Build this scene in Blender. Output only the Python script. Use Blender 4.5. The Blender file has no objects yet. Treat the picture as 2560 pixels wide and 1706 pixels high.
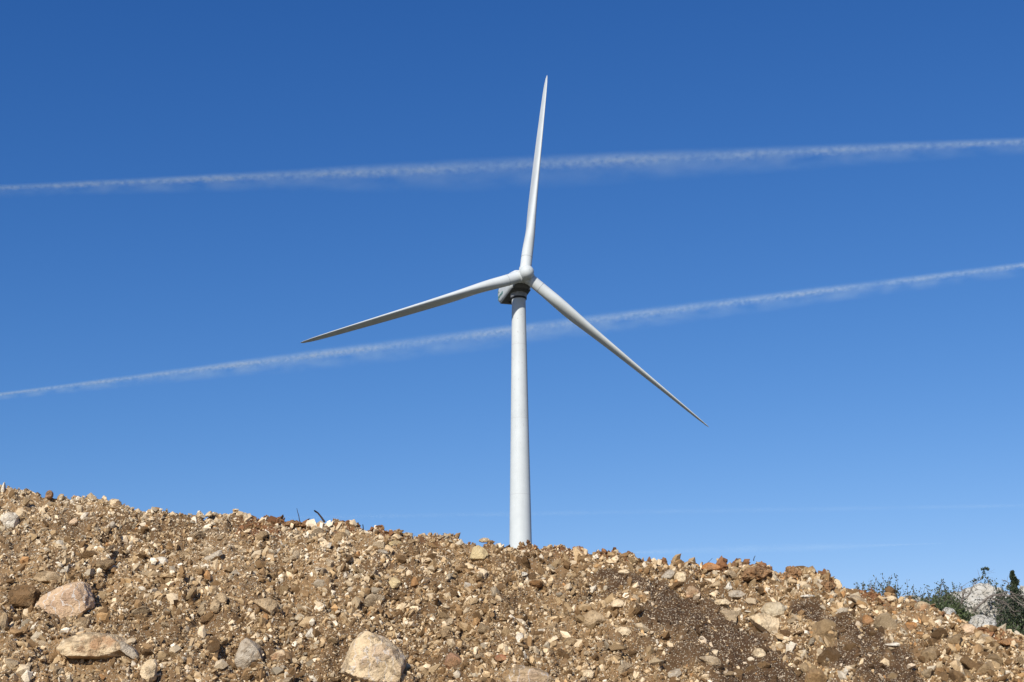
import bpy, math, random
import numpy as np
from mathutils import Vector, Matrix
S = bpy.context.scene
COL = S.collection
rng = np.random.default_rng(11)
random.seed(5)

# ------------------------------------------------------------------ camera
W, H = 2560, 1706                      # photograph's own pixels, used to measure directions
F = 50 / 36 * W
PITCH = math.radians(17.0)
ROLL = math.radians(0.36)
fw = np.array([0, math.cos(PITCH), math.sin(PITCH)])
r0 = np.array([1.0, 0, 0]); u0 = np.cross(r0, fw)
rt = math.cos(ROLL) * r0 - math.sin(ROLL) * u0
up = math.sin(ROLL) * r0 + math.cos(ROLL) * u0
cd = bpy.data.cameras.new('camera'); cam = bpy.data.objects.new('camera', cd); COL.objects.link(cam)
cd.lens = 50; cd.sensor_width = 36; cd.clip_start = 0.1; cd.clip_end = 120000
cam.matrix_world = Matrix(((rt[0], up[0], -fw[0], 0), (rt[1], up[1], -fw[1], 0), (rt[2], up[2], -fw[2], 0), (0, 0, 0, 1)))
S.camera = cam

def ray(x, y):
    x = np.asarray(x, float); y = np.asarray(y, float)
    d = fw * F + rt * (x - W / 2)[..., None] - up * (y - H / 2)[..., None]
    return d / np.linalg.norm(d, axis=-1, keepdims=True)
def proj(P):
    z = P @ fw
    return W / 2 + F * (P @ rt) / z, H / 2 - F * (P @ up) / z

# ------------------------------------------------------------------ sky, sun, exposure
SUN_EL, SUN_LEFT = math.radians(31), math.radians(22)
sdir = np.array([-math.sin(SUN_LEFT) * math.cos(SUN_EL), -math.cos(SUN_LEFT) * math.cos(SUN_EL), math.sin(SUN_EL)])
SKY_GRADE = [(.262, 1.66, 8.0), (.59, 1.16, 9.0), (1.36, .86, 10.0)]
w = bpy.data.worlds.new('World'); S.world = w; w.use_nodes = True
nt = w.node_tree; nt.nodes.clear()
sky = nt.nodes.new('ShaderNodeTexSky'); sky.sky_type = 'NISHITA'; sky.sun_disc = False
sky.sun_elevation = SUN_EL; sky.sun_rotation = math.atan2(sdir[0], sdir[1])
sky.altitude = 600; sky.air_density = 1.0; sky.dust_density = 0.35; sky.ozone_density = 2.2
bg = nt.nodes.new('ShaderNodeBackground'); bg.inputs['Strength'].default_value = 0.105
wo = nt.nodes.new('ShaderNodeOutputWorld')
# the camera's deeper, more saturated rendering of a clear sky: one power curve per channel
sr = nt.nodes.new('ShaderNodeSeparateColor'); cr = nt.nodes.new('ShaderNodeCombineColor'); nt.links.new(sky.outputs[0], sr.inputs[0])
for i_, (gain, pw, cap) in enumerate(SKY_GRADE):
    p1 = nt.nodes.new('ShaderNodeMath'); p1.operation = 'POWER'; p1.inputs[1].default_value = pw; nt.links.new(sr.outputs[i_], p1.inputs[0])
    p2 = nt.nodes.new('ShaderNodeMath'); p2.operation = 'MULTIPLY'; p2.inputs[1].default_value = gain; nt.links.new(p1.outputs[0], p2.inputs[0])
    p3 = nt.nodes.new('ShaderNodeMath'); p3.operation = 'MINIMUM'; p3.inputs[1].default_value = cap; nt.links.new(p2.outputs[0], p3.inputs[0])
    nt.links.new(p3.outputs[0], cr.inputs[i_])
nt.links.new(cr.outputs[0], bg.inputs[0]); nt.links.new(bg.outputs[0], wo.inputs[0])
sl = bpy.data.lights.new('sun', 'SUN'); sun = bpy.data.objects.new('sun', sl); COL.objects.link(sun)
sl.energy = 5.0; sl.angle = math.radians(0.53); sl.color = (1.0, 0.95, 0.87)
sun.rotation_euler = Vector(sdir).to_track_quat('Z', 'Y').to_euler()
S.view_settings.view_transform = 'Standard'; S.view_settings.look = 'None'
S.view_settings.exposure = 0.0; S.view_settings.gamma = 1.0
S.cycles.volume_max_steps = 256; S.cycles.max_bounces = 6; S.cycles.diffuse_bounces = 3

# ------------------------------------------------------------------ helpers
def tag(o, label=None, cat=None, group=None, kind=None):
    if label: o['label'] = label
    if cat: o['category'] = cat
    if group: o['group'] = group
    if kind: o['kind'] = kind
    return o
def mesh_np(name, V, Fc, smooth=False, col=None):
    V = np.ascontiguousarray(V, np.float32); Fc = np.ascontiguousarray(Fc, np.int32)
    n = Fc.shape[1]; me = bpy.data.meshes.new(name)
    me.vertices.add(len(V)); me.vertices.foreach_set('co', V.ravel())
    me.loops.add(Fc.size); me.loops.foreach_set('vertex_index', Fc.ravel())
    me.polygons.add(len(Fc)); me.polygons.foreach_set('loop_start', np.arange(0, Fc.size, n, dtype=np.int32))
    me.polygons.foreach_set('loop_total', np.full(len(Fc), n, np.int32))
    me.polygons.foreach_set('use_smooth', np.full(len(Fc), smooth, bool))
    if col is not None:
        a = me.color_attributes.new('Col', 'FLOAT_COLOR', 'POINT')
        c = np.ones((len(V), 4), np.float32); c[:, :3] = col; a.data.foreach_set('color', c.ravel())
    me.update(); me.validate()
    return me
def link(name, me, mat, parent=None, loc=None):
    o = bpy.data.objects.new(name, me); COL.objects.link(o)
    if mat and not me.materials: me.materials.append(mat)
    if parent: o.parent = parent
    if loc is not None: o.location = loc
    return o
def empty(name, loc):
    o = bpy.data.objects.new(name, None); COL.objects.link(o); o.location = loc; return o

def _h(ix, iy, iz, s):
    n = (ix.astype(np.int64) * 374761393 + iy.astype(np.int64) * 668265263 + iz.astype(np.int64) * 2147483647 + s * 974711) & 0xffffffff
    n = ((n ^ (n >> 13)) * 1274126177) & 0xffffffff
    n = ((n ^ (n >> 16)) * 2246822519) & 0xffffffff
    return ((n ^ (n >> 15)) & 0xffff) / 32767.5 - 1.0
def vnoise(P, s=0):
    i = np.floor(P).astype(np.int64); f = P - i; f = f * f * f * (f * (f * 6 - 15) + 10)
    r = 0
    for dx in (0, 1):
        wx = f[:, 0] if dx else 1 - f[:, 0]
        for dy in (0, 1):
            wy = f[:, 1] if dy else 1 - f[:, 1]
            if P.shape[1] == 2:
                r = r + wx * wy * _h(i[:, 0] + dx, i[:, 1] + dy, i[:, 0] * 0, s)
            else:
                for dz in (0, 1):
                    wz = f[:, 2] if dz else 1 - f[:, 2]
                    r = r + wx * wy * wz * _h(i[:, 0] + dx, i[:, 1] + dy, i[:, 2] + dz, s)
    return r
def fbm(P, o=4, s=0, g=0.5):
    r = 0; a = 1
    for k in range(o): r = r + a * vnoise(P * 2.03 ** k + 17.3 * k, s + k); a *= g
    return r
def sstep(a, b, x):
    t = np.clip((x - a) / (b - a), 0, 1); return t * t * (3 - 2 * t)

# ------------------------------------------------------------------ materials
class Mat:
    def __init__(s, name):
        s.m = bpy.data.materials.new(name); s.m.use_nodes = True; s.t = s.m.node_tree
        s.b = s.t.nodes['Principled BSDF']
    def n(s, typ, **k):
        x = s.t.nodes.new(typ)
        for a, v in k.items():
            if a.startswith('i_'):
                key = a[2:]; key = int(key) if key.isdigit() else key.replace('_', ' ')
                x.inputs[key].default_value = v
            else: setattr(x, a, v)
        return x
    def l(s, a, b): s.t.links.new(a, b)
    def mix(s, fac, a, b, bt='MIX'):
        x = s.n('ShaderNodeMix', data_type='RGBA', blend_type=bt)
        for sock, v in ((x.inputs[0], fac), (x.inputs[6], a), (x.inputs[7], b)):
            if isinstance(v, bpy.types.NodeSocket): s.l(v, sock)
            else: sock.default_value = v if not isinstance(v, tuple) else (*v, 1)
        return x.outputs[2]
    def ramp(s, v, stops):
        r = s.n('ShaderNodeValToRGB'); s.l(v, r.inputs[0]); e = r.color_ramp.elements
        e[0].position, e[0].color = stops[0][0], (*([stops[0][1]] * 3), 1)
        e[1].position, e[1].color = stops[1][0], (*([stops[1][1]] * 3), 1)
        return r.outputs[0]
    def noise(s, vec, scale, detail=4, rough=.6):
        x = s.n('ShaderNodeTexNoise', i_Scale=scale, i_Detail=detail, i_Roughness=rough)
        s.l(vec, x.inputs['Vector']); return x.outputs['Fac']
    def bump(s, h, strength, dist):
        x = s.n('ShaderNodeBump', i_Strength=strength, i_Distance=dist); s.l(h, x.inputs['Height']); s.l(x.outputs[0], s.b.inputs['Normal'])

# soil of the bank and the land: colour lives in the ground itself (attribute), specks of crushed limestone on top
m = Mat('soil'); gm = m.n('ShaderNodeNewGeometry').outputs['Position']; at = m.n('ShaderNodeAttribute', attribute_name='Col').outputs['Color']
n1 = m.noise(gm, 30, 5); n2 = m.noise(gm, 160, 3)
c = m.mix(m.ramp(n1, [(.35, 0), (.65, 1)]), at, m.mix(1.0, at, (1.35, 1.35, 1.4), 'MULTIPLY'))
vo = m.n('ShaderNodeTexVoronoi', i_Scale=75.0); m.l(gm, vo.inputs['Vector'])
sx = m.n('ShaderNodeSeparateColor'); m.l(vo.outputs['Color'], sx.inputs[0])
spk = m.n('ShaderNodeMath', operation='MULTIPLY'); m.l(m.ramp(sx.outputs[0], [(.62, 0), (.66, 1)]), spk.inputs[0]); m.l(m.ramp(vo.outputs['Distance'], [(.35, 1), (.5, 0)]), spk.inputs[1])
c = m.mix(spk.outputs[0], c, (.46, .38, .27))
m.l(c, m.b.inputs['Base Color']); m.b.inputs['Roughness'].default_value = .95; m.b.inputs['Specular IOR Level'].default_value = .15
ad = m.n('ShaderNodeMath', operation='ADD'); m.l(n2, ad.inputs[0]); m.l(spk.outputs[0], ad.inputs[1])
m.bump(ad.outputs[0], .9, .012); M_SOIL = m.m

m = Mat('gravel_stone'); gm = m.n('ShaderNodeNewGeometry').outputs['Position']; at = m.n('ShaderNodeAttribute', attribute_name='Col').outputs['Color']
n1 = m.noise(gm, 90, 4)
m.l(m.mix(m.ramp(n1, [(.3, 0), (.7, 1)]), m.mix(1.0, at, (.72, .70, .66), 'MULTIPLY'), m.mix(1.0, at, (1.12, 1.12, 1.12), 'MULTIPLY')), m.b.inputs['Base Color'])
m.b.inputs['Roughness'].default_value = .9; m.b.inputs['Specular IOR Level'].default_value = .2
m.bump(m.noise(gm, 220, 3), .7, .006); M_GRAV = m.m

def rock_mat(name, dust=.5, vein=0.0, stain=None, spots=0.0, scale=1.0):
    m = Mat(name); tc = m.n('ShaderNodeTexCoord').outputs['Object']; gm = m.n('ShaderNodeNewGeometry')
    oi = m.n('ShaderNodeObjectInfo').outputs['Color']
    n1 = m.noise(tc, 9 * scale, 6, .65); n2 = m.noise(tc, 28 * scale, 5, .65)
    base = m.mix(m.ramp(n1, [(.35, 0), (.65, 1)]), m.mix(1.0, oi, (.80, .74, .66), 'MULTIPLY'), m.mix(1.0, oi, (1.12, 1.12, 1.12), 'MULTIPLY'))
    if stain:
        base = m.mix(m.ramp(m.noise(tc, 5 * scale, 3), [(.50, 0), (.62, .85)]), base, stain)
    if vein:
        wv = m.n('ShaderNodeTexWave', i_Scale=3.1, i_Distortion=14.0, i_Detail=5.0); wv.inputs['Detail Scale'].default_value = 2.2
        m.l(tc, wv.inputs['Vector'])
        base = m.mix(m.ramp(wv.outputs['Fac'], [(.95, 0), (.99, vein)]), base, (.74, .69, .62))
    if spots:
        base = m.mix(m.ramp(n2, [(.54, 0), (.64, spots)]), base, (.13, .13, .11))
        ck = m.n('ShaderNodeTexVoronoi', feature='DISTANCE_TO_EDGE', i_Scale=9.0); mv = m.n('ShaderNodeVectorMath', operation='ADD'); nn = m.n('ShaderNodeTexNoise', i_Scale=7.0, i_Detail=5.0); m.l(tc, nn.inputs['Vector']); sc = m.n('ShaderNodeVectorMath', operation='SCALE'); sc.inputs['Scale'].default_value = .25; m.l(nn.outputs['Color'], sc.inputs[0]); m.l(tc, mv.inputs[0]); m.l(sc.outputs[0], mv.inputs[1]); m.l(mv.outputs[0], ck.inputs['Vector'])
        base = m.mix(m.ramp(ck.outputs['Distance'], [(.015, .8), (.05, 0)]), base, (.07, .065, .055))
    # clinging soil where the noise has patches
    d = m.ramp(m.noise(gm.outputs['Position'], 11, 6, .7), [(.52, 0), (.60, dust)])
    nz = m.n('ShaderNodeSeparateXYZ'); m.l(gm.outputs['Normal'], nz.inputs[0])
    up_ = m.n('ShaderNodeMapRange'); up_.inputs['From Min'].default_value = .35; up_.inputs['From Max'].default_value = .95; m.l(nz.outputs[2], up_.inputs[0])
    du = m.n('ShaderNodeMath', operation='MULTIPLY'); m.l(up_.outputs[0], du.inputs[0]); m.l(m.ramp(m.noise(gm.outputs['Position'], 17, 6, .7), [(.40, 0), (.55, dust)]), du.inputs[1])
    dm = m.n('ShaderNodeMath', operation='MAXIMUM'); m.l(d, dm.inputs[0]); m.l(du.outputs[0], dm.inputs[1])
    base = m.mix(dm.outputs[0], base, (.27, .175, .09))
    m.l(base, m.b.inputs['Base Color']); m.b.inputs['Roughness'].default_value = .88; m.b.inputs['Specular IOR Level'].default_value = .2
    ad = m.n('ShaderNodeMath', operation='ADD'); m.l(n1, ad.inputs[0]); m.l(d, ad.inputs[1])
    a2 = m.n('ShaderNodeMath', operation='ADD'); m.l(ad.outputs[0], a2.inputs[0]); m.l(m.noise(tc, 70 * scale, 4, .7), a2.inputs[1])
    m.bump(a2.outputs[0], .9, .016); return m.m
M_ROCK = rock_mat('limestone', .55)
M_VEIN = rock_mat('veined_limestone', .35, vein=.8, stain=(.50, .33, .21))
M_OCHRE = rock_mat('ochre_stained_limestone', .6, stain=(.46, .25, .12))
M_BIG = rock_mat('banded_limestone', .6, vein=.6, stain=(.58, .42, .27))
M_CLOD = rock_mat('soil_clod', .8)
M_WHITE = rock_mat('weathered_white_limestone', .0, spots=.85)

def plain(name, col, rough=.6, spec=.3, var=.2, scale=20, bump=0):
    m = Mat(name); tc = m.n('ShaderNodeTexCoord').outputs['Object']; n = m.noise(tc, scale, 4)
    m.l(m.mix(m.ramp(n, [(.3, 0), (.7, 1)]), tuple(x * (1 - var) for x in col), tuple(min(1, x * (1 + var)) for x in col)), m.b.inputs['Base Color'])
    m.b.inputs['Roughness'].default_value = rough; m.b.inputs['Specular IOR Level'].default_value = spec
    if bump: m.bump(n, .6, bump)
    return m.m
M_BARK = plain('dry_bark', (.20, .17, .14), .9, .1, .35, 60, .003)
M_DARKTWIG = plain('dark_twig', (.075, .055, .045), .9, .1, .3, 60)
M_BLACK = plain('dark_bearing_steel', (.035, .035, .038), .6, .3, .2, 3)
M_GREEN = plain('green_lettering', (.05, .20, .16), .5, .3, .1, 3)
M_GREY = plain('grey_flange', (.33, .345, .36), .6, .3, .15, 2)
M_DGREY = plain('dark_grey', (.12, .125, .125), .6, .3, .3, 1.5)  # dark tone for the sheets on the nacelle's lower front and belly
def leaf_mat(name, c1, c2):
    m = Mat(name); tc = m.n('ShaderNodeTexCoord').outputs['Object']; n = m.noise(tc, 22, 2)
    m.l(m.mix(m.ramp(n, [(.35, 0), (.65, 1)]), c1, c2), m.b.inputs['Base Color'])
    m.b.inputs['Roughness'].default_value = .5; m.b.inputs['Specular IOR Level'].default_value = .4
    return m.m
M_LEAF = leaf_mat('shrub_leaves', (.040, .058, .022), (.085, .11, .035))
M_LEAF_G = leaf_mat('grey_green_leaves', (.045, .056, .034), (.085, .10, .058))
M_LEAF_D = leaf_mat('dark_leaves', (.022, .032, .014), (.05, .066, .028))

# white turbine paint: fine dirt streaks and chips on the tower
def paint(name, chips=False, grime=0.0):
    m = Mat(name); tc = m.n('ShaderNodeTexCoord').outputs['Object']
    base = m.mix(m.ramp(m.noise(tc, .35, 4), [(.3, 0), (.75, 1)]), (.53, .56, .555), (.60, .63, .62))
    mp = m.n('ShaderNodeMapping'); mp.inputs['Scale'].default_value = (1.6, 1.6, .12); m.l(tc, mp.inputs[0])
    base = m.mix(m.ramp(m.noise(mp.outputs[0], 1.2, 5), [(.5, 0), (.8, .16)]), base, (.42, .44, .41))
    if chips:
        sp = m.n('ShaderNodeSeparateXYZ'); m.l(tc, sp.inputs[0])
        m2 = m.n('ShaderNodeMapping'); m2.inputs['Scale'].default_value = (3.2, 3.2, 1.0); m.l(tc, m2.inputs[0])
        ch = m.ramp(m.noise(m2.outputs[0], 1.5, 3, .55), [(.64, 0), (.68, .8)])
        hi = m.n('ShaderNodeMapRange'); hi.inputs['From Min'].default_value = 28; hi.inputs['From Max'].default_value = 52; m.l(sp.outputs[2], hi.inputs[0])
        mu = m.n('ShaderNodeMath', operation='MULTIPLY'); m.l(ch, mu.inputs[0]); m.l(hi.outputs[0], mu.inputs[1])
        base = m.mix(mu.outputs[0], base, (.27, .25, .23))
        # welded section seams
        md = m.n('ShaderNodeMath', operation='PINGPONG'); md.inputs[1].default_value = 6.2; m.l(sp.outputs[2], md.inputs[0])
        se = m.ramp(md.outputs[0], [(.02, .7), (.07, 0)])
        base = m.mix(se, base, (.45, .46, .46))
    if grime:
        base = m.mix(m.ramp(m.noise(tc, 1.1, 5), [(.5, 0), (.75, grime)]), base, (.38, .33, .25))
    m.l(base, m.b.inputs['Base Color']); m.b.inputs['Roughness'].default_value = .55; m.b.inputs['Specular IOR Level'].default_value = .22
    return m.m
M_TOWER = paint('tower_paint', True); M_BLADE = paint('blade_paint'); M_HUB = paint('hub_paint', grime=.35)

# ------------------------------------------------------------------ ground: bank of excavated rubble, natural hillside, far hill
Y0, Z0, SL = 10.5, 10.5 * math.tan(PITCH - math.atan(853 / F)), 0.74
CREST = np.array([(-1400, 1180), (-500, 1205), (0, 1229), (60, 1233), (125, 1243), (250, 1252), (330, 1279), (430, 1287), (560, 1287), (680, 1301), (760, 1307), (860, 1320),
    (960, 1334), (1050, 1341), (1150, 1351), (1280, 1364), (1400, 1378), (1560, 1392), (1640, 1407), (1730, 1420), (1800, 1420), (1850, 1416), (1920, 1421), (1950, 1432), (2010, 1430),
    (2060, 1447), (2080, 1462), (2150, 1485), (2250, 1505), (2320, 1524), (2400, 1560), (2480, 1587), (2560, 1607), (3000, 1660), (3900, 1700)], float)
_r = ray(CREST[:, 0], CREST[:, 1]); _t = (Z0 - SL * Y0) / (_r[:, 2] - SL * _r[:, 1]); CP = _r * _t[:, None]
def crest(x): return np.interp(x, CP[:, 0], CP[:, 1]), np.interp(x, CP[:, 0], CP[:, 2])
HUBD = 232.0
HUB = ray(1312, 688) * HUBD
HILL_Z = HUB[2] - 60.0                  # top of the far hill that carries the turbine
def base_h(x, y):
    yc, zc = crest(x)
    face = Z0 + SL * (y - Y0); back = zc - .30 * (y - yc)
    mound = np.minimum(face, back)
    k = .05; mound = -k * np.logaddexp(-face / k, -back / k) + k * math.log(2) * np.exp(-((y - yc) / .12) ** 2)
    nat = np.where(y < 15, 1.68 - .45 * (15 - y), 1.68 - .16 * (y - 15)) + .03 * (x - 4)
    h = np.maximum(mound, nat); h = np.maximum(h, -1.6)
    R = np.hypot(x, y)
    far = -1.6 + (HILL_Z + 1.6) * np.exp(-(((x - HUB[0]) / 150) ** 2 + ((y - HUB[1] - 25) / 95) ** 2) ** 1.3)
    far2 = -1.6 - .010 * np.clip(R - 300, 0, 3000)
    t = sstep(24, 60, R); edge = sstep(8, 24, np.abs(x))
    return (h * (1 - edge) + np.maximum(h * .0, -1.6) * edge) * (1 - t) + np.where(R > 300, np.maximum(far, far2 * sstep(300, 500, R) - 1.6 * (1 - sstep(300, 500, R))), far) * t
def ground_h(x, y):
    x = np.asarray(x, float); y = np.asarray(y, float); sh = x.shape; x = x.ravel(); y = y.ravel()
    P = np.stack([x, y], 1); yc, zc = crest(x)
    near = sstep(30, 17, np.hypot(x, y)); dc = np.abs(y - yc)
    a = .35 + .65 * sstep(0, .5, dc)
    rough = 1 - .75 * strip(x, y)
    d = (.06 * a * fbm(P * 1.7, 2, 3) + .060 * a * rough * fbm(P * 5.2, 2, 9) + .050 * a * rough * (.45 - np.abs(fbm(P * 8.5, 2, 13))) + .036 * rough * fbm(P * 14, 3, 21) + .022 * rough * np.abs(fbm(P * 30, 2, 31))) * near
    d = d - (.10 * sstep(.38, .66, fbm(P * 3.3, 2, 52)) * (.3 + .7 * sstep(0, .3, dc)) + .055 * sstep(.40, .68, fbm(P * 9, 2, 58))) * near * rough
    R = np.hypot(x, y)
    d = d + 1.2 * fbm(P * .02, 3, 44) * sstep(60, 160, R)
    return (base_h(x, y) + d).reshape(sh)
def pix(x, y, z=None):
    z = base_h(x, y) if z is None else z
    return proj(np.stack([x, y, z], -1))
def strip(x, y):
    # two bands of dark compacted earth running down the right half of the bank
    u, v = pix(x, y)
    def band(pts, wid):
        t = np.interp(v, [p[1] for p in pts], [p[0] for p in pts]); ww = np.interp(v, [p[1] for p in pts], wid)
        return sstep(1.45, .55, np.abs(u - t) / ww) * sstep(pts[0][1] - 12, pts[0][1] + 12, v)
    u = u + 45 * fbm(np.stack([u / 80, v / 40], 1), 3, 5)
    return np.clip(.95 + .5 * fbm(np.stack([u / 26, v / 14], 1), 3, 15), 0, 1) * np.maximum(band([(1540, 1425), (1660, 1490), (1760, 1560), (1850, 1640), (1930, 1720)], [50, 95, 125, 135, 140]),
                      band([(2020, 1505), (2110, 1560), (2200, 1640), (2260, 1720)], [36, 78, 95, 100]))

def gap(a, b, step): return np.arange(a, b, step)
def grow(a, step, end, f=1.25):
    o = []; x = a
    while abs(x) < end: step *= f; x += step * (1 if a > 0 else -1); o.append(x)
    return np.array(o)
gx = np.concatenate([grow(-6.0, .03, 3000)[::-1], gap(-6, -5.0, .04), gap(-5.0, 5.0, .0145), gap(5, 6.0001, .04), grow(6.0, .03, 3000)])
gy = np.concatenate([-grow(10.1, .012, 3000, 1.22)[::-1][:0], np.array([-3000, -1500, -700, -300, -120, -50, -20, -8, 0, 3, 5, 6.5]), gap(7.5, 9.9, .05), gap(9.9, 13.6, .0125), gap(13.6, 16.5, .05), grow(16.5, .05, 4000, 1.14)])
GX, GY = np.meshgrid(gx, gy); nx, ny = len(gx), len(gy)
GZ = ground_h(GX, GY)
idx = np.arange(nx * ny).reshape(ny, nx)
quads = np.stack([idx[:-1, :-1], idx[:-1, 1:], idx[1:, 1:], idx[1:, :-1]], -1).reshape(-1, 4)

def smooth_patch(u, v, s, k=1): return vnoise(np.stack([u / s, v / s], 1), k)
def soil_col(x, y):
    u, v = pix(x, y); yc, _ = crest(x)
    n = len(x); c = np.tile(np.array([.285, .182, .09]), (n, 1))
    f = np.clip(.5 + .6 * fbm(np.stack([x, y], 1) * 2.4, 3, 77), 0, 1)[:, None]
    c = c * (1 - f) + np.array([.14, .084, .041]) * f
    red = sstep(.16, .02, np.abs(y - yc - .02)) * sstep(500, 640, u) * np.clip(.6 + smooth_patch(u, v, 60, 4), 0, 1)
    red = np.maximum(red, sstep(90, 30, np.hypot(u - 660, (v - 1320) * 1.8)) * .8)
    red = np.maximum(red, sstep(130, 60, np.hypot(u - 1960, (v - 1440) * 2.2)) * .8)
    c = c * (1 - red[:, None]) + np.array([.155, .068, .029]) * red[:, None]
    s = strip(x, y)[:, None]; c = c * (1 - s) + np.array([.072, .041, .021]) * s
    nat = ((y > yc + .5) & (y > 12) | (np.hypot(x, y) > 25))[:, None]
    c = np.where(nat, np.array([.075, .068, .04]), c)
    return c
ground = link('ground', mesh_np('ground', np.stack([GX, GY, GZ], -1).reshape(-1, 3), quads, True, soil_col(GX.ravel(), GY.ravel())), M_SOIL)
tag(ground, 'brown earth and rubble bank with the land behind it', kind='structure')

def hit(px, py):
    d = ray(px, py); t = np.linspace(9.2, 17, 800)
    P = d[None] * t[:, None]; g = ground_h(P[:, 0], P[:, 1]) - P[:, 2]
    k = np.where(g > 0)[0]
    if len(k) == 0:                    # just over the crest: use the crest's own distance
        yc, _ = crest(d[0] * 12); return d * (yc / d[1])
    return P[k[0]]

# ------------------------------------------------------------------ rock shapes
def ico(n):
    import bmesh
    bm = bmesh.new(); bmesh.ops.create_icosphere(bm, subdivisions=n, radius=1)
    V = np.array([v.co[:] for v in bm.verts]); Fc = np.array([[v.index for v in f.verts] for f in bm.faces]); bm.free(); return V, Fc
ICO = {n: ico(n) for n in (1, 2, 3, 4, 5)}
def rock_shape(level, planes, r, extra=9, noise=.05, fine=.02, lo=.72):
    V, Fc = ICO[level]
    N = list(planes)
    for i in range(extra):
        n = r.normal(size=3); n /= np.linalg.norm(n); N.append((n, r.uniform(lo, 1.0)))
    Nn = np.array([a for a, b in N]); D = np.array([b for a, b in N])
    q = V @ Nn.T; q = np.where(q > .05, D[None] / np.maximum(q, .05), 9)
    rad = np.minimum(q.min(1), 1.45)
    P = V * rad[:, None]; s = int(r.integers(1000))
    P = P * (1 + noise * fbm(P * 2.2 + s, 3, s) + fine * fbm(P * 8 + s, 3, s + 9))[:, None]
    return P, Fc
def outline_planes(poly, r):
    # poly: convex outline in [-1,1] x (right) and z (up), counter-clockwise
    out = []; poly = np.array(poly, float)
    for i in range(len(poly)):
        a = poly[i]; b = poly[(i + 1) % len(poly)]; e = b - a; n = np.array([e[1], -e[0]]); n /= np.linalg.norm(n)
        d = n @ a
        if d < .08: d = .08
        t = r.uniform(.0, .28); v = np.array([n[0], -t, n[1]]); L = np.linalg.norm(v); out.append((v / L, d / L))
    return out
POLY = {
 'boulder_heart': [(-.98, -.15), (-.75, -.35), (.25, -1), (.6, -.85), (1, -.2), (.95, .75), (.5, 1), (-.2, .8), (-.85, .25)],
 'dome': [(-1, -1), (1, -1), (.95, -.3), (.65, .35), (.1, .85), (-.25, 1), (-.55, .7), (-.85, -.2)],
 'slab': [(-1, -.2), (-.6, -.8), (.9, -.9), (1, -.1), (.5, .8), (-.2, 1), (-.8, .5)],
 'spike': [(-.8, -1), (.9, -1), (.7, -.2), (.3, .9), (.05, 1), (-.5, 0)],
 'wedge': [(-1, -.9), (1, -.8), (.95, .2), (.6, 1), (.2, .7)],
 'oval': [(-1, 0), (-.7, -.75), (0, -1), (.75, -.7), (1, .05), (.7, .75), (0, 1), (-.7, .7)],
 'block': [(-.9, -1), (.75, -1), (.9, .5), (.5, 1), (-.3, .95), (-.85, .4)],
 'flat': [(-1, -.4), (0, -1), (1, -.3), (.8, .6), (0, 1), (-.8, .4)],
 'kite': [(-.95, .75), (-.6, .2), (.55, -.95), (.95, -1), (1, .6), (.5, 1), (-.3, .95)],
}
PINK, CREAM, TAN, OCH, GREY, YEL, WHT, BRN, RED = (.74, .54, .35), (.78, .62, .40), (.50, .37, .22), (.46, .24, .10), (.50, .43, .33), (.62, .49, .27), (.78, .71, .58), (.21, .125, .058), (.44, .19, .10)
def feature(i, px, py, wpx, hpx, poly, col, mat, label, name='rock', cat='rock', depth=.8, sink=.25, P=None, lvl=4, rot=0, noise=.045, extra=13):
    r = np.random.default_rng(900 + i)
    if P is None: P = hit(px, py + hpx * .15)
    dist = float(P @ fw); hw, hh = wpx * .5 * dist / F, hpx * .5 * dist / F
    D = depth * .5 * (hw + hh)
    pl = outline_planes(POLY[poly], r) + [((0, -1, 0), .85), ((0, 1, 0), .9)]
    front = [(np.array([r.uniform(-.6, .6), -1, r.uniform(-.2, .8)]), r.uniform(.62, .85)) for _ in range(8)]
    pl += [(a / np.linalg.norm(a), b) for a, b in front]
    V, Fc = rock_shape(lvl, pl, r, extra, noise, lo=.84)
    V = V * np.array([hw, D, hh])[None]
    if rot: V = V @ np.array(Matrix.Rotation(math.radians(rot), 3, 'Y')).T
    sink = -.34 if wpx >= 60 else (-.22 if wpx >= 28 else .1)
    c = ray(px, py) * (np.linalg.norm(P) + D * sink)
    me = mesh_np(name, V, Fc, False)
    o = link(name, me, mat, loc=c); o.color = (*col, 1); tag(o, label, cat)
    return o
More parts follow.
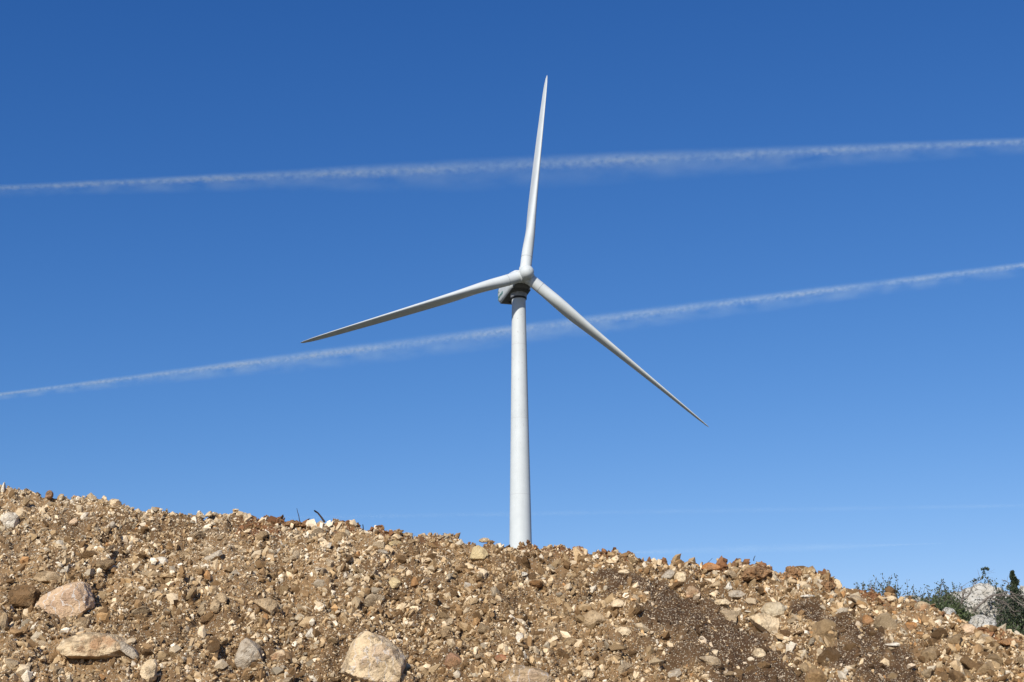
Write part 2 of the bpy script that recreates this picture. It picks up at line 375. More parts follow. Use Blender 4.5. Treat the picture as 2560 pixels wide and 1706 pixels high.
FEAT = [
 (160, 1508, 138, 104, 'boulder_heart', PINK, M_VEIN, 'large pinkish cream boulder crossed by thin white veins, low on the left of the bank', 'boulder', 5),
 (120, 1444, 78, 34, 'slab', TAN, M_ROCK, 'flat tan slab lying just above the pinkish veined boulder', 'rock', 4),
 (58, 1494, 88, 66, 'block', BRN, M_CLOD, 'brown soil-caked rock touching the left side of the pinkish veined boulder', 'rock', 4),
 (236, 1618, 178, 74, 'slab', CREAM, M_OCHRE, 'broad pale slab with an orange patch, half buried at the lower left', 'boulder', 5),
 (372, 1680, 44, 62, 'block', CREAM, M_ROCK, 'upright cream block at the bottom edge, right of the broad half-buried slab', 'rock', 4),
 (312, 1622, 90, 26, 'slab', GREY, M_ROCK, 'narrow grey-cream slab slanting down beside the orange-patched slab', 'rock', 4, 30),
 (622, 1636, 76, 84, 'dome', GREY, M_ROCK, 'grey pointed rock with a shaded right face near the bottom edge', 'rock', 4),
 (686, 1640, 64, 34, 'wedge', CREAM, M_OCHRE, 'cream and rust wedge stone just right of the grey pointed rock', 'rock', 4),
 (934, 1648, 172, 140, 'dome', CREAM, M_BIG, 'largest boulder, cream and peach banded dome at the bottom of the bank', 'boulder', 5),
 (1320, 1694, 142, 60, 'dome', TAN, M_BIG, 'broad tan boulder cut by the bottom edge below the turbine tower', 'boulder', 5),
 (1198, 1384, 54, 44, 'dome', YEL, M_ROCK, 'yellowish rounded boulder just under the crest, left of the tower', 'rock', 4),
 (990, 1359, 40, 15, 'slab', YEL, M_ROCK, 'flat pale yellow stone near the crest, left of the yellowish rounded boulder', 'rock', 4),
 (984, 1458, 38, 30, 'oval', YEL, M_ROCK, 'pale yellow oval stone in mid slope above the largest boulder', 'rock', 4),
 (1061, 1456, 17, 16, 'oval', WHT, M_WHITE, 'small bright white stone in mid slope, right of the pale yellow oval stone', 'stone', 3),
 (1306, 1436, 28, 13, 'flat', WHT, M_WHITE, 'small thin bright white stone in mid slope below the tower', 'stone', 3),
 (1212, 1351, 30, 13, 'slab', CREAM, M_ROCK, 'cream flat-topped stone on the crest left of the tower', 'stone', 3),
 (1372, 1366, 20, 12, 'wedge', CREAM, M_ROCK, 'tan wedge on the crest right of the tower base', 'stone', 3),
 (662, 1518, 66, 44, 'kite', TAN, M_ROCK, 'angular tan rock with a pointed left end above the grey pointed rock', 'rock', 4),
 (773, 1582, 28, 30, 'wedge', WHT, M_ROCK, 'whitish leaf-shaped stone between the angular tan rock and the largest boulder', 'stone', 3),
 (22, 1304, 48, 46, 'block', WHT, M_ROCK, 'whitish rock with a shaded right side, at the left edge below the crest', 'rock', 4),
 (401, 1404, 36, 24, 'oval', WHT, M_ROCK, 'pale smooth stone alone in the upper left slope', 'stone', 3),
 (276, 1312, 26, 24, 'wedge', GREY, M_ROCK, 'dark-faced grey wedge standing below the left part of the crest', 'stone', 3),
 (538, 1516, 28, 36, 'block', TAN, M_CLOD, 'brown block casting a short shadow, left of the angular tan rock', 'stone', 3),
 (552, 1498, 36, 32, 'oval', TAN, M_ROCK, 'rounded tan stone resting above the brown block', 'stone', 3),
 (1134, 1654, 54, 46, 'dome', (.36, .21, .13), M_OCHRE, 'reddish brown rock between the largest boulder and the broad tan one', 'rock', 4),
 (1253, 1646, 36, 20, 'oval', RED, M_OCHRE, 'small brick red stone above the broad tan boulder', 'stone', 3),
 (1299, 1602, 26, 42, 'block', WHT, M_ROCK, 'upright white stone with a black shadow on its right, above the broad tan boulder', 'stone', 3),
 (1486, 1546, 66, 40, 'dome', TAN, M_ROCK, 'rounded tan rock half sunk in mid slope beside the dark earth', 'rock', 4),
 (1558, 1580, 52, 26, 'slab', CREAM, M_ROCK, 'cream slab below the rounded tan rock at the edge of the dark earth', 'rock', 3),
 (1545, 1512, 34, 30, 'oval', CREAM, M_ROCK, 'tan egg-shaped stone just above the rounded tan rock', 'stone', 3),
 (1471, 1686, 32, 22, 'block', CREAM, M_ROCK, 'cream square stone right of the broad tan boulder', 'stone', 3),
 (1909, 1566, 78, 66, 'kite', CREAM, M_ROCK, 'big buff boulder tapering downwards on the right of the bank', 'boulder', 5),
 (1936, 1525, 60, 44, 'oval', (.60, .50, .34), M_ROCK, 'rounded cream boulder resting on top of the big buff tapering one', 'boulder', 4),
 (1667, 1436, 44, 28, 'wedge', GREY, M_ROCK, 'grey angular rock near the crest, shaded underneath, right of centre', 'rock', 4),
 (1702, 1444, 34, 32, 'block', CREAM, M_ROCK, 'pale block beside the grey angular rock', 'stone', 3),
 (1778, 1418, 56, 24, 'dome', (.50, .23, .08), M_OCHRE, 'bright orange slab on the crest on the right', 'rock', 4),
 (1850, 1413, 19, 32, 'spike', PINK, M_ROCK, 'upright pinkish spike of rock on the crest right of the orange slab', 'stone', 3),
 (1980, 1444, 34, 26, 'spike', CREAM, M_ROCK, 'cream pointed stone under the red-brown hump on the right', 'stone', 3),
 (1733, 1481, 42, 32, 'dome', PINK, M_OCHRE, 'pink and grey round-topped rock below the orange slab', 'rock', 4),
 (1821, 1465, 25, 22, 'spike', WHT, M_WHITE, 'white faceted stone among greyer ones, right of the pink and grey rock', 'stone', 3),
 (1840, 1486, 52, 24, 'slab', GREY, M_ROCK, 'grey slab below the white faceted stone', 'rock', 3),
 (1806, 1506, 42, 18, 'slab', CREAM, M_ROCK, 'cream slab lower left of the grey slab', 'rock', 3),
 (1788, 1459, 36, 22, 'wedge', TAN, M_ROCK, 'buff wedge between the orange slab and the white faceted stone', 'stone', 3),
 (1898, 1634, 34, 27, 'oval', CREAM, M_ROCK, 'cream rounded stone on the dark earth below the big buff boulder', 'stone', 3),
 (2019, 1491, 48, 9, 'flat', WHT, M_WHITE, 'thin white slab on the slope right of the rounded cream boulder', 'stone', 3),
 (2006, 1461, 28, 18, 'block', CREAM, M_ROCK, 'cream block below the cream pointed stone', 'stone', 3),
 (2308, 1516, 48, 26, 'dome', (.56, .44, .28), M_OCHRE, 'blocky buff and orange boulder at the edge of the green shrubs', 'rock', 4),
 (2228, 1497, 34, 16, 'slab', CREAM, M_ROCK, 'cream slab on the crest under the leafy sprigs', 'stone', 3),
 (2276, 1568, 42, 26, 'block', (.50, .25, .09), M_OCHRE, 'orange rock with a rusty face in the right part of the slope', 'rock', 4),
 (2170, 1550, 32, 26, 'dome', (.42, .22, .09), M_OCHRE, 'orange brown dome stone with a dark underside, right of the second dark earth band', 'stone', 3),
 (2300, 1590, 26, 22, 'block', (.46, .25, .10), M_OCHRE, 'ochre and white stone just below the orange rusty-faced rock', 'stone', 3),
 (2237, 1612, 54, 11, 'flat', WHT, M_ROCK, 'long thin white slab low on the right slope', 'stone', 3),
 (2423, 1572, 44, 28, 'dome', PINK, M_ROCK, 'pinkish mottled boulder leaning against the white one below the shrubs', 'rock', 4),
 (2528, 1606, 60, 20, 'slab', (.50, .26, .11), M_OCHRE, 'long orange slab at the right edge of the slope', 'rock', 4),
 (2425, 1570 + 0, 40, 16, 'wedge', CREAM, M_ROCK, 'cream flat wedge below the pinkish mottled boulder', 'stone', 3),
 (2395, 1647, 36, 26, 'dome', CREAM, M_ROCK, 'cream dome stone in the lower right corner of the slope', 'stone', 3),
 (8, 1220, 14, 30, 'spike', WHT, M_ROCK, 'pointed white stone standing on the crest at the far left', 'stone', 3),
 (123, 1236, 20, 22, 'block', (.40, .24, .14), M_CLOD, 'reddish brown upright stone on the crest near the left edge', 'stone', 3),
 (8, 1562, 22, 62, 'block', TAN, M_ROCK, 'tall tan rock cut by the left edge with deep shade beside it', 'rock', 4),
 (205, 1560, 46, 34, 'block', TAN, M_CLOD, 'brown lumpy clod tucked under the pinkish veined boulder', 'clod', 4),
 (1560, 1430, 30, 14, 'slab', CREAM, M_ROCK, 'low cream stone at the top of the first dark earth band', 'stone', 3),
 (180, 1305, 30, 24, 'wedge', PINK, M_ROCK, 'pink-tinged angular stone below the left crest', 'stone', 3),
 (285, 1256, 32, 20, 'block', CREAM, M_ROCK, 'cream block on the left crest where the line dips', 'stone', 3),
 (520, 1285, 22, 16, 'wedge', CREAM, M_ROCK, 'slanted buff stone on the crest left of the dry twigs', 'stone', 3),
]
for i, a in enumerate(FEAT):
    px, py, wp, hp, poly, col, mat, lab, nm, lvl = a[:10]
    if lab.startswith('cream flat wedge below the pinkish'): px, py = 2445, 1604
    feature(i, px, py, wp, hp, poly, col, mat, lab, nm, nm, lvl=lvl, rot=a[10] if len(a) > 10 else 0)

# ------------------------------------------------------------------ countable medium stones, then the gravel
PAL = {'brown': [(.235, .15, .074), (.17, .105, .05), (.29, .19, .098)], 'tan': [(.45, .33, .19), (.38, .275, .155), (.52, .39, .235)],
       'cream': [(.63, .51, .345), (.69, .57, .40), (.57, .455, .30)], 'white': [(.75, .67, .53), (.80, .73, .60)],
       'grey': [(.46, .40, .30), (.37, .315, .235)], 'ochre': [(.50, .32, .155), (.46, .265, .12), (.55, .38, .20)], 'red': [(.20, .10, .048), (.25, .13, .065)]}
PAL = {k: [(c[0] * 1.13, c[1] * 1.08, c[2] * 1.01) for c in v] for k, v in PAL.items()}
KEYS = ['brown', 'tan', 'cream', 'white', 'grey', 'ochre', 'red']
def kinds(x, y, r):
    u, v = pix(x, y); yc, _ = crest(x); n = len(x)
    Wt = np.tile(np.array([.36, .30, .23, .045, .045, .02, .0]), (n, 1))
    pale = (sstep(1050, 800, u) * sstep(230, 60, v - np.interp(u, CREST[:, 0], CREST[:, 1])) * np.clip(.85 + .9 * smooth_patch(u, v, 90, 8), 0, 1))[:, None]
    Wt = Wt * (1 - pale) + np.array([.08, .17, .44, .18, .12, .01, 0]) * pale
    rp = sstep(1650, 1800, u)[:, None]; Wt = Wt * (1 - rp) + np.array([.33, .28, .25, .045, .045, .05, 0]) * rp
    rd = (sstep(.14, .02, np.abs(y - yc - .02)) * sstep(500, 640, u) * np.clip(.5 + 1.2 * smooth_patch(u, v, 50, 4), 0, 1))[:, None]
    rd = np.maximum(rd, (sstep(90, 30, np.hypot(u - 660, (v - 1320) * 1.8)) * .75)[:, None])
    Wt = Wt * (1 - rd) + np.array([.18, .06, .08, .02, 0, .02, .64]) * rd
    Wt /= Wt.sum(1, keepdims=True)
    cum = Wt.cumsum(1); return (r.random((n, 1)) > cum[:, :-1]).sum(1), u, v
r = np.random.default_rng(4)
PROTO = []
for i in range(14):
    Vp, Fp = rock_shape(3, [], np.random.default_rng(50 + i), extra=8, noise=.08, lo=.5)
    Vp = Vp * np.array([1, r.uniform(.65, .95), r.uniform(.5, .8)])
    PROTO.append((Vp, Fp))
pm = {}
def proto_mesh(i, mat):
    if (i, mat.name) not in pm:
        me = mesh_np('stone', PROTO[i][0], PROTO[i][1], False); me.materials.append(mat); pm[(i, mat.name)] = me
    return pm[(i, mat.name)]
ZONES = [((0, 640), 'in the left third of the bank'), ((640, 1250), 'in the slope left of the turbine tower'), ((1250, 1680), 'in the slope below and right of the tower'), ((1680, 2130), 'around the dark earth on the right'), ((2130, 2600), 'in the slope under the shrubs')]
DESC = {'brown': 'soil-brown clod', 'tan': 'fist-sized tan stone', 'cream': 'fist-sized cream stone', 'white': 'fist-sized whitish stone', 'grey': 'fist-sized grey stone', 'ochre': 'fist-sized orange stone', 'red': 'red-brown clod'}
cnt = 0; tries = 0
fpos = np.array([(a[0], a[1], max(a[2], a[3])) for a in FEAT])
while cnt < 225 and tries < 4000:
    tries += 1
    px = r.uniform(5, 2555); cy = np.interp(px, CREST[:, 0], CREST[:, 1]); py = cy + 12 + (1700 - cy) * r.random() ** .9
    if (np.hypot(fpos[:, 0] - px, fpos[:, 1] - py) < fpos[:, 2] * .55 + 10).any(): continue
    P = hit(px, py)
    st = strip(P[:1], P[1:2])[0]
    if st > .4 and r.random() < .8: continue
    kk = KEYS[kinds(P[:1], P[1:2], r)[0][0]]
    rad = .028 + .036 * r.random() ** 2.2
    if px > 1700: rad *= 1.12
    i = int(r.integers(14)); mat = M_OCHRE if kk == 'ochre' else (M_CLOD if kk in ('brown', 'red') else M_ROCK)
    o = bpy.data.objects.new('clod' if kk in ('brown', 'red') else 'stone', proto_mesh(i, mat)); COL.objects.link(o)
    o.location = P + np.array([0, rad * .15, rad * r.uniform(-.15, .35)]); o.rotation_euler = (r.uniform(-.6, .6) + .6, r.uniform(-.5, .5), r.uniform(0, 6.28))
    o.scale = (rad * r.uniform(.9, 1.5), rad * r.uniform(.9, 1.3), rad)
    b = np.array(PAL[kk][int(r.integers(len(PAL[kk])))]) * r.uniform(.9, 1.12); o.color = (*b, 1)
    z = [t for (a, b_), t in ZONES if a <= px < b_][0]
    tag(o, DESC[kk] + ' half sunk ' + z, 'clod' if kk in ('brown', 'red') else 'stone', DESC[kk] + 's ' + z)
    cnt += 1

def scatter(N, rmin, rmax, power, seed, ybox, lift=0.0):
    r = np.random.default_rng(seed)
    x = r.uniform(-6, 6, N); yc, zc = crest(x)
    y = r.uniform(ybox[0], 1, N) if False else r.uniform(0, 1, N) * (yc + .25 - ybox[0]) + ybox[0]
    keepp = (y > ybox[0]); x = x[keepp]; y = y[keepp]
    st = strip(x, y)
    q = r.random(len(x)); a = 1 - power
    rad = (rmin ** a + q * (rmax ** a - rmin ** a)) ** (1 / a)
    # clusters of coarser and finer material, coarser to the right
    u, v = pix(x, y)
    cl = .5 + .75 * fbm(np.stack([x, y], 1) * 2.3, 3, 66)
    ok = (r.random(len(x)) < np.clip(.28 + 1.1 * cl + .3 * sstep(1700, 2100, u), 0, 1)) | (rad < rmin * 2)
    lone = r.random(len(x)) < .07
    ok &= ~((st > r.uniform(.25, .75, len(x))) & (rad > .0065) & ~lone)
    rad = np.where((st > .35) & ~lone, rad * .62, rad)
    x, y, rad, st = x[ok], y[ok], rad[ok], st[ok]
    u, v = pix(x, y, ground_h(x, y)); keep = np.ones(len(x), bool)
    for a in FEAT:
        if a[2] >= 30: keep &= ((u - a[0]) / (a[2] * .40)) ** 2 + ((v - a[1]) / (a[3] * .40)) ** 2 > 1
    x, y, rad, st = x[keep], y[keep], rad[keep], st[keep]
    kd, u, v = kinds(x, y, r)
    n = len(x)
    col = np.zeros((n, 3))
    for k, nm in enumerate(KEYS):
        pal = np.array(PAL[nm]); s = kd == k; col[s] = pal[r.integers(len(pal), size=s.sum())]
    flecks = (st > .45) & (r.random(n) < .8); col[flecks] = np.where((r.random(flecks.sum()) < .42)[:, None], np.array([.58, .46, .32]), np.array([.12, .07, .034]))
    col *= r.uniform(.68, 1.2, (n, 1))
    z = ground_h(x, y) + rad * r.uniform(-.62 + lift, .38 + lift, n)
    V0, F0 = ICO[1]; shapes = []
    for i in range(40):
        rr = np.random.default_rng(300 + i); P, _ = rock_shape(1, [], rr, extra=6, noise=.18, fine=0, lo=.42); shapes.append(P * np.array([1.25, rr.uniform(.5, 1), rr.uniform(.32, .75)]))
    shapes = np.array(shapes); sh = shapes[r.integers(40, size=n)]
    # random rotations
    qn = r.normal(size=(n, 4)); qn /= np.linalg.norm(qn, axis=1, keepdims=True); a_, b_, c_, d_ = qn.T
    Rm = np.stack([1 - 2 * (c_**2 + d_**2), 2 * (b_*c_ - d_*a_), 2 * (b_*d_ + c_*a_), 2 * (b_*c_ + d_*a_), 1 - 2 * (b_**2 + d_**2), 2 * (c_*d_ - b_*a_), 2 * (b_*d_ - c_*a_), 2 * (c_*d_ + b_*a_), 1 - 2 * (b_**2 + c_**2)], 1).reshape(n, 3, 3)
    sh = np.einsum('nij,nvj->nvi', Rm, sh) * rad[:, None, None] + np.stack([x, y, z], 1)[:, None, :]
    nv = len(V0); Fc = (F0[None] + (np.arange(n) * nv)[:, None, None]).reshape(-1, 3)
    return sh.reshape(-1, 3), Fc, np.repeat(col, nv, 0)
V, Fc, C = scatter(460000, .0045, .052, 2.9, 8, (9.3,))
V2, Fc2, C2 = scatter(21000, .011, .034, 2.4, 18, (9.2,), .35)
Fc = np.concatenate([Fc, Fc2 + len(V)]); V = np.concatenate([V, V2]); C = np.concatenate([C, C2])
g = link('gravel', mesh_np('gravel', V, Fc, False, C), M_GRAV)
tag(g, 'loose tan, cream and brown gravel and clods covering the whole bank', 'gravel', kind='stuff')

# red-brown crumbly humps on the right crest
for i, (px, py, wp, hp, lab) in enumerate([(1895, 1433, 84, 36, 'smooth red-brown hump of earth on the crest behind the pinkish spike'), (1985, 1432, 46, 36, 'crumbly red-brown mound of earth, highest lump on the right crest'), (2070, 1466, 34, 26, 'crumbly brown clod overhanging the right end of the crest'), (735, 1308, 60, 20, 'dark reddish clod under the dry twigs')]):
    P = hit(px, py + hp * .4)
    r2 = np.random.default_rng(70 + i); V2, F2 = rock_shape(5, outline_planes(POLY['dome'] if i != 2 else POLY['oval'], r2), r2, 4, .08, .0)
    d = np.linalg.norm(P); V2 = V2 * np.array([wp, (wp + hp) * .5, hp]) * .5 * d / F; nrm = V2 / np.linalg.norm(V2, axis=1, keepdims=True)
    V2 = V2 + nrm * (.016 * fbm(V2 * 22, 4, i) + .010 * fbm(V2 * 70, 3, i + 5))[:, None]
    o = link('clod', mesh_np('clod', V2, F2, False), M_CLOD, loc=ray(px, py) * d + np.array([0, .05, 0])); o.color = (.36, .21, .105, 1); tag(o, lab, 'clod')

# ------------------------------------------------------------------ tubes, twigs
def tube(pts, rads, n=6):
    pts = np.array(pts, float); rads = np.array(rads, float); k = len(pts); V = []
    T = np.gradient(pts, axis=0); T /= np.linalg.norm(T, axis=1, keepdims=True) + 1e-9
    ref = np.array([0, 1, 0.1]) if abs(T[0][1]) < .8 else np.array([1, 0, 0])
    for i in range(k):
        a = np.cross(T[i], ref); a /= np.linalg.norm(a) + 1e-9; b = np.cross(T[i], a)
        for j in range(n):
            t = 2 * math.pi * j / n; V.append(pts[i] + rads[i] * (a * math.cos(t) + b * math.sin(t)))
    Fq = [(i * n + j, i * n + (j + 1) % n, (i + 1) * n + (j + 1) % n, (i + 1) * n + j) for i in range(k - 1) for j in range(n)]
    return np.array(V), np.array(Fq)
def merge(parts):
    V = []; Fs = []; o = 0
    for v, f in parts: V.append(v); Fs.append(f + o); o += len(v)
    return np.concatenate(V), np.concatenate(Fs)
def at(px, py, y):
    d = ray(px, py); return d * (y / d[1])
def twig(pxs, wpx, mat, label, dd=.02):
    _, _ = 0, 0
    b = hit(pxs[0][0], pxs[0][1] + 6); y = b[1]
    pts = [at(p[0], p[1], y - dd * i) for i, p in enumerate(pxs)]
    base = np.array(pts[0]); rd = [q * .42 * y / F for q in wpx]
    v, f = tube([p - base for p in pts], rd, 7)
    o = link('twig', mesh_np('twig', v, f, True), mat, loc=base); tag(o, label, 'twig'); return o
twig([(749, 1304), (747, 1290), (744, 1280), (742, 1271)], [2.6, 2.2, 1.8, 1.2], M_DARKTWIG, 'thin dark stick pointing straight up from the crest')
twig([(812, 1306), (803, 1293), (795, 1283), (789, 1279), (786, 1277)], [7, 5.5, 5, 5.5, 4], M_DARKTWIG, 'thick bent dark twig leaning left on the crest')
twig([(908, 1326), (908, 1318), (907, 1312)], [4, 3, 2.5], M_DARKTWIG, 'short black stub on the crest, right of the thick bent twig')
twig([(1766, 1410), (1774, 1403), (1781, 1396)], [1.8, 1.5, 1], M_DARKTWIG, 'fine stalk leaning right behind the orange slab')
twig([(1884, 1402), (1885, 1396), (1888, 1390)], [3, 2.2, 1.6], M_DARKTWIG, 'short twig upright on the red-brown hump')

# ------------------------------------------------------------------ hillside behind: white rocks and shrubs
def far_rock(i, px, py, wp, hp, poly, y, lab, lvl=5, noise=.1):
    r2 = np.random.default_rng(500 + i); c = at(px, py, y); s = .5 * y / F
    pl = outline_planes(POLY[poly], r2)
    front = [(np.array([r2.uniform(-.8, .8), -1, r2.uniform(-.1, .9)]), r2.uniform(.6, .85)) for _ in range(6)]
    pl += [(a / np.linalg.norm(a), b) for a, b in front]
    V2, F2 = rock_shape(lvl, pl, r2, 5, noise, .04)
    V2 = V2 * (1 + .03 * fbm(V2 * 9, 3, i))[:, None] * np.array([wp, (wp + hp) * .4, hp]) * s
    o = link('limestone_rock', mesh_np('limestone_rock', V2, F2, False), M_WHITE, loc=c + np.array([0, .0, 0])); o.color = (.56, .54, .48, 1); tag(o, lab, 'rock')
far_rock(0, 2468, 1522, 182, 112, 'oval', 14.6, 'large white weathered outcrop behind the arching bare branch')
far_rock(1, 2281, 1508, 72, 48, 'dome', 14.3, 'low whitish rock half hidden by twigs behind the sprigs', 4)
far_rock(2, 2373, 1533, 34, 28, 'oval', 12.6, 'white round rock left of the large outcrop', 4, .06)
far_rock(3, 2460, 1562, 62, 46, 'oval', 12.2, 'white rock with smooth top in front of the large outcrop', 5, .06)
far_rock(4, 2258, 1499, 20, 16, 'oval', 13.0, 'small white stone at the left end of the shrubs', 3, .06)
far_rock(5, 2558, 1482, 26, 30, 'block', 14.9, 'white rock at the right edge beside the dark conical shrub', 4, .08)

LEAF = np.array([[0, 0, 0], [.5, -.32, .06], [1, 0, 0], [.5, .32, .06]])
def leaves(pos, dirs, size, r):
    n = len(pos); rnd = r.normal(size=(n, 3)); d = dirs + .7 * rnd; d /= np.linalg.norm(d, axis=1, keepdims=True)
    a = np.cross(d, r.normal(size=(n, 3))); a /= np.linalg.norm(a, axis=1, keepdims=True); b = np.cross(d, a)
    s = (size * r.uniform(.6, 1.25, n))[:, None, None]
    V = pos[:, None, :] + s * (LEAF[None, :, 0:1] * d[:, None] + LEAF[None, :, 1:2] * a[:, None] + LEAF[None, :, 2:3] * b[:, None])
    return V.reshape(-1, 3), (np.arange(n)[:, None] * 4 + np.arange(4)[None])
def shrub(i, px, top, base, y, wpx, ns, per, lab, style='sprig', mat=None, leaf=.021, name='shrub'):
    r2 = np.random.default_rng(1200 + i); s = y / F
    c = at(px, base, y); gz = float(ground_h(np.array([c[0]]), np.array([y]))[0]); c[2] = min(c[2], gz + .02) if style != 'over' else c[2]
    h = at(px, top, y)[2] - c[2]; wd = wpx * .5 * s
    stems = []; lp = []; ld = []
    for k in range(ns):
        a = r2.uniform(0, 6.28); rr = wd * math.sqrt(r2.random())
        b = np.array([rr * .55 * math.cos(a), rr * .55 * math.sin(a), 0])
        hk = h * (r2.uniform(.55, 1.0) if k else 1.0)
        if style in ('dense', 'over'): hk = h * r2.uniform(.5, 1.0) * (1 - .35 * (rr / wd) ** 2)
        lean = np.array([rr * .5 * math.cos(a), rr * .5 * math.sin(a), 0]) + r2.normal(size=3) * [.03, .03, 0] * h * 2
        if style == 'cone': lean = np.zeros(3); b = np.zeros(3)
        q = np.linspace(0, 1, 8); ctr = b[None] + lean[None] * (q ** 1.5)[:, None] + np.array([0, 0, hk])[None] * q[:, None]
        ctr[1:] += r2.normal(size=(7, 3)) * .006 * (3 if style != 'cone' else 1)
        stems.append(tube(ctr, np.linspace(.0045, .0014, 8), 4))
        nl = int(per * r2.uniform(.7, 1.3))
        if style == 'sprig':
            t = r2.beta(1.6, 1.1, nl); sp = .010
            # short side shoots
            for _ in range(3):
                t0 = r2.uniform(.35, .85); p0 = np.array([np.interp(t0, q, ctr[:, j]) for j in range(3)]); dv = r2.normal(size=3) * [1, 1, .2] + [0, 0, .9]; dv /= np.linalg.norm(dv); L = h * r2.uniform(.10, .24)
                sp_pts = [p0 + dv * L * e for e in (0, .5, 1)]; stems.append(tube(sp_pts, [.002, .0016, .001], 4))
                for e in r2.uniform(.2, 1, 9): lp.append(p0 + dv * L * e + r2.normal(size=3) * .005); ld.append(dv)
        elif style == 'cone':
            t = r2.random(nl); sp = None
        else: t = r2.uniform(.15, 1, nl); sp = .035
        P = np.stack([np.interp(t, q, ctr[:, j]) for j in range(3)], 1)
        if style == 'cone':
            an = r2.uniform(0, 6.28, nl); ra = wd * (1.02 - t) ** .8 * np.sqrt(r2.random(nl)) * (.65 + .35 * np.sin(t * 38 + an))
            P += np.stack([ra * np.cos(an), ra * np.sin(an), -.2 * ra], 1)
        else: P += r2.normal(size=(nl, 3)) * sp
        lp += list(P); ld += list(np.tile([0, 0, 1.0], (nl, 1)))
    root = empty(name, c)
    v, f = merge(stems); link('stem', mesh_np('stem', v, f, True), M_BARK, root)
    lv, lf = leaves(np.array(lp), np.array(ld), leaf, r2); link('foliage', mesh_np('foliage', lv, lf, False), mat or M_LEAF, root)
    tag(root, lab, 'shrub')
    return root
sid = 0
def SH(*a, **k):
    global sid; sid += 1; a = list(a); a[5] = int(a[5] * 1.7) if a[5] > 1 else 1; a[6] = int(a[6] * (2.3 if a[0] < 2260 else 1.5)); return shrub(sid, *a, **k)
G = M_LEAF_G
SH(2148, 1455, 1505, 13.4, 26, 4, 26, 'leftmost leafy sprig, thin and low, where the shrubs begin', mat=G)
SH(2178, 1444, 1508, 13.5, 34, 5, 30, 'two-pronged leafy sprig, second from the left end of the shrubs', mat=G)
SH(2206, 1438, 1512, 13.6, 34, 5, 34, 'tallest upright sprig over the cream slab', mat=G)
SH(2226, 1441, 1515, 13.5, 26, 4, 34, 'straight sprig with a bud-like tip right of the tallest one', mat=G)
SH(2242, 1462, 1518, 13.5, 34, 8, 46, 'bushy tuft at the right end of the first group of sprigs', mat=G)
SH(2196, 1478, 1512, 13.3, 60, 10, 40, 'low leafy tuft at the feet of the tall sprigs', 'dense', mat=G)
SH(2150, 1452, 1505, 12.6, 40, 7, 22, 'thin see-through sprigs in the gap at the left end of the shrubs', mat=G)
SH(2190, 1450, 1510, 12.8, 50, 9, 26, 'wiry upright sprigs filling the first group', mat=G)
SH(2268, 1478, 1516, 13.0, 40, 7, 24, 'short wiry sprigs between the two groups', mat=G)
SH(2282, 1457, 1520, 14.0, 20, 3, 32, 'pair of thin sprigs behind the low whitish rock', mat=G)
SH(2312, 1462, 1525, 14.1, 34, 5, 34, 'loose sprigs just right of the low whitish rock', mat=G)
SH(2333, 1464, 1525, 14.1, 26, 4, 36, 'lone sprig above the blocky buff boulder', mat=G)
SH(2356, 1452, 1530, 14.2, 26, 4, 40, 'tall thin sprig left of the dark leafy bush', mat=G)
SH(2380, 1453, 1530, 14.2, 34, 6, 44, 'close upright sprigs rising from the dark leafy bush', mat=G)
SH(2272, 1500, 1530, 13.6, 50, 14, 70, 'low grey-green cushion in front of the low whitish rock', 'dense', mat=G)
SH(2318, 1492, 1530, 13.8, 60, 20, 90, 'mid-green cushion behind the blocky buff boulder', 'dense')
SH(2352, 1490, 1548, 13.6, 60, 24, 110, 'green bush between the blocky buff boulder and the white round rock', 'dense')
SH(2388, 1474, 1540, 13.9, 60, 26, 120, 'dark leafy bush to the left of the large white outcrop', 'dense', mat=M_LEAF)
SH(2402, 1524, 1558, 12.5, 52, 20, 100, 'dark green cushion between the two front white rocks', 'dense', mat=M_LEAF_D)
SH(2426, 1505, 1530, 14.0, 28, 5, 30, 'thin olive bush growing up the left face of the large outcrop', 'dense')
SH(2460, 1480, 1530, 14.1, 44, 6, 16, 'sparse twiggy bush on the middle of the large outcrop', 'dense', mat=G)
SH(2490, 1522, 1560, 12.9, 56, 22, 100, 'green bush behind the smooth-topped white rock', 'dense', mat=M_LEAF_D)
SH(2520, 1540, 1590, 12.4, 64, 26, 120, 'spreading green bush above the long orange slab', 'dense')
SH(2552, 1530, 1600, 12.2, 50, 24, 120, 'green bush at the right edge above the slope', 'dense')
SH(2552, 1474, 1570, 13.4, 84, 26, 120, 'dark tangled bush at the right edge under the conical shrub', 'dense', mat=M_LEAF_D)
SH(2546, 1431, 1560, 14.0, 120, 1, 4600, 'dark conical shrub like a small fir at the right', 'cone', mat=M_LEAF_D, name='conical_shrub')
SH(2505, 1452, 1520, 14.3, 36, 6, 26, 'thin bare-looking sprigs between the outcrop and the conical shrub', mat=G)
SH(2470, 1462, 1490, 14.8, 60, 9, 34, 'small dark sprigs along the top of the large outcrop', 'over', mat=M_LEAF_D)

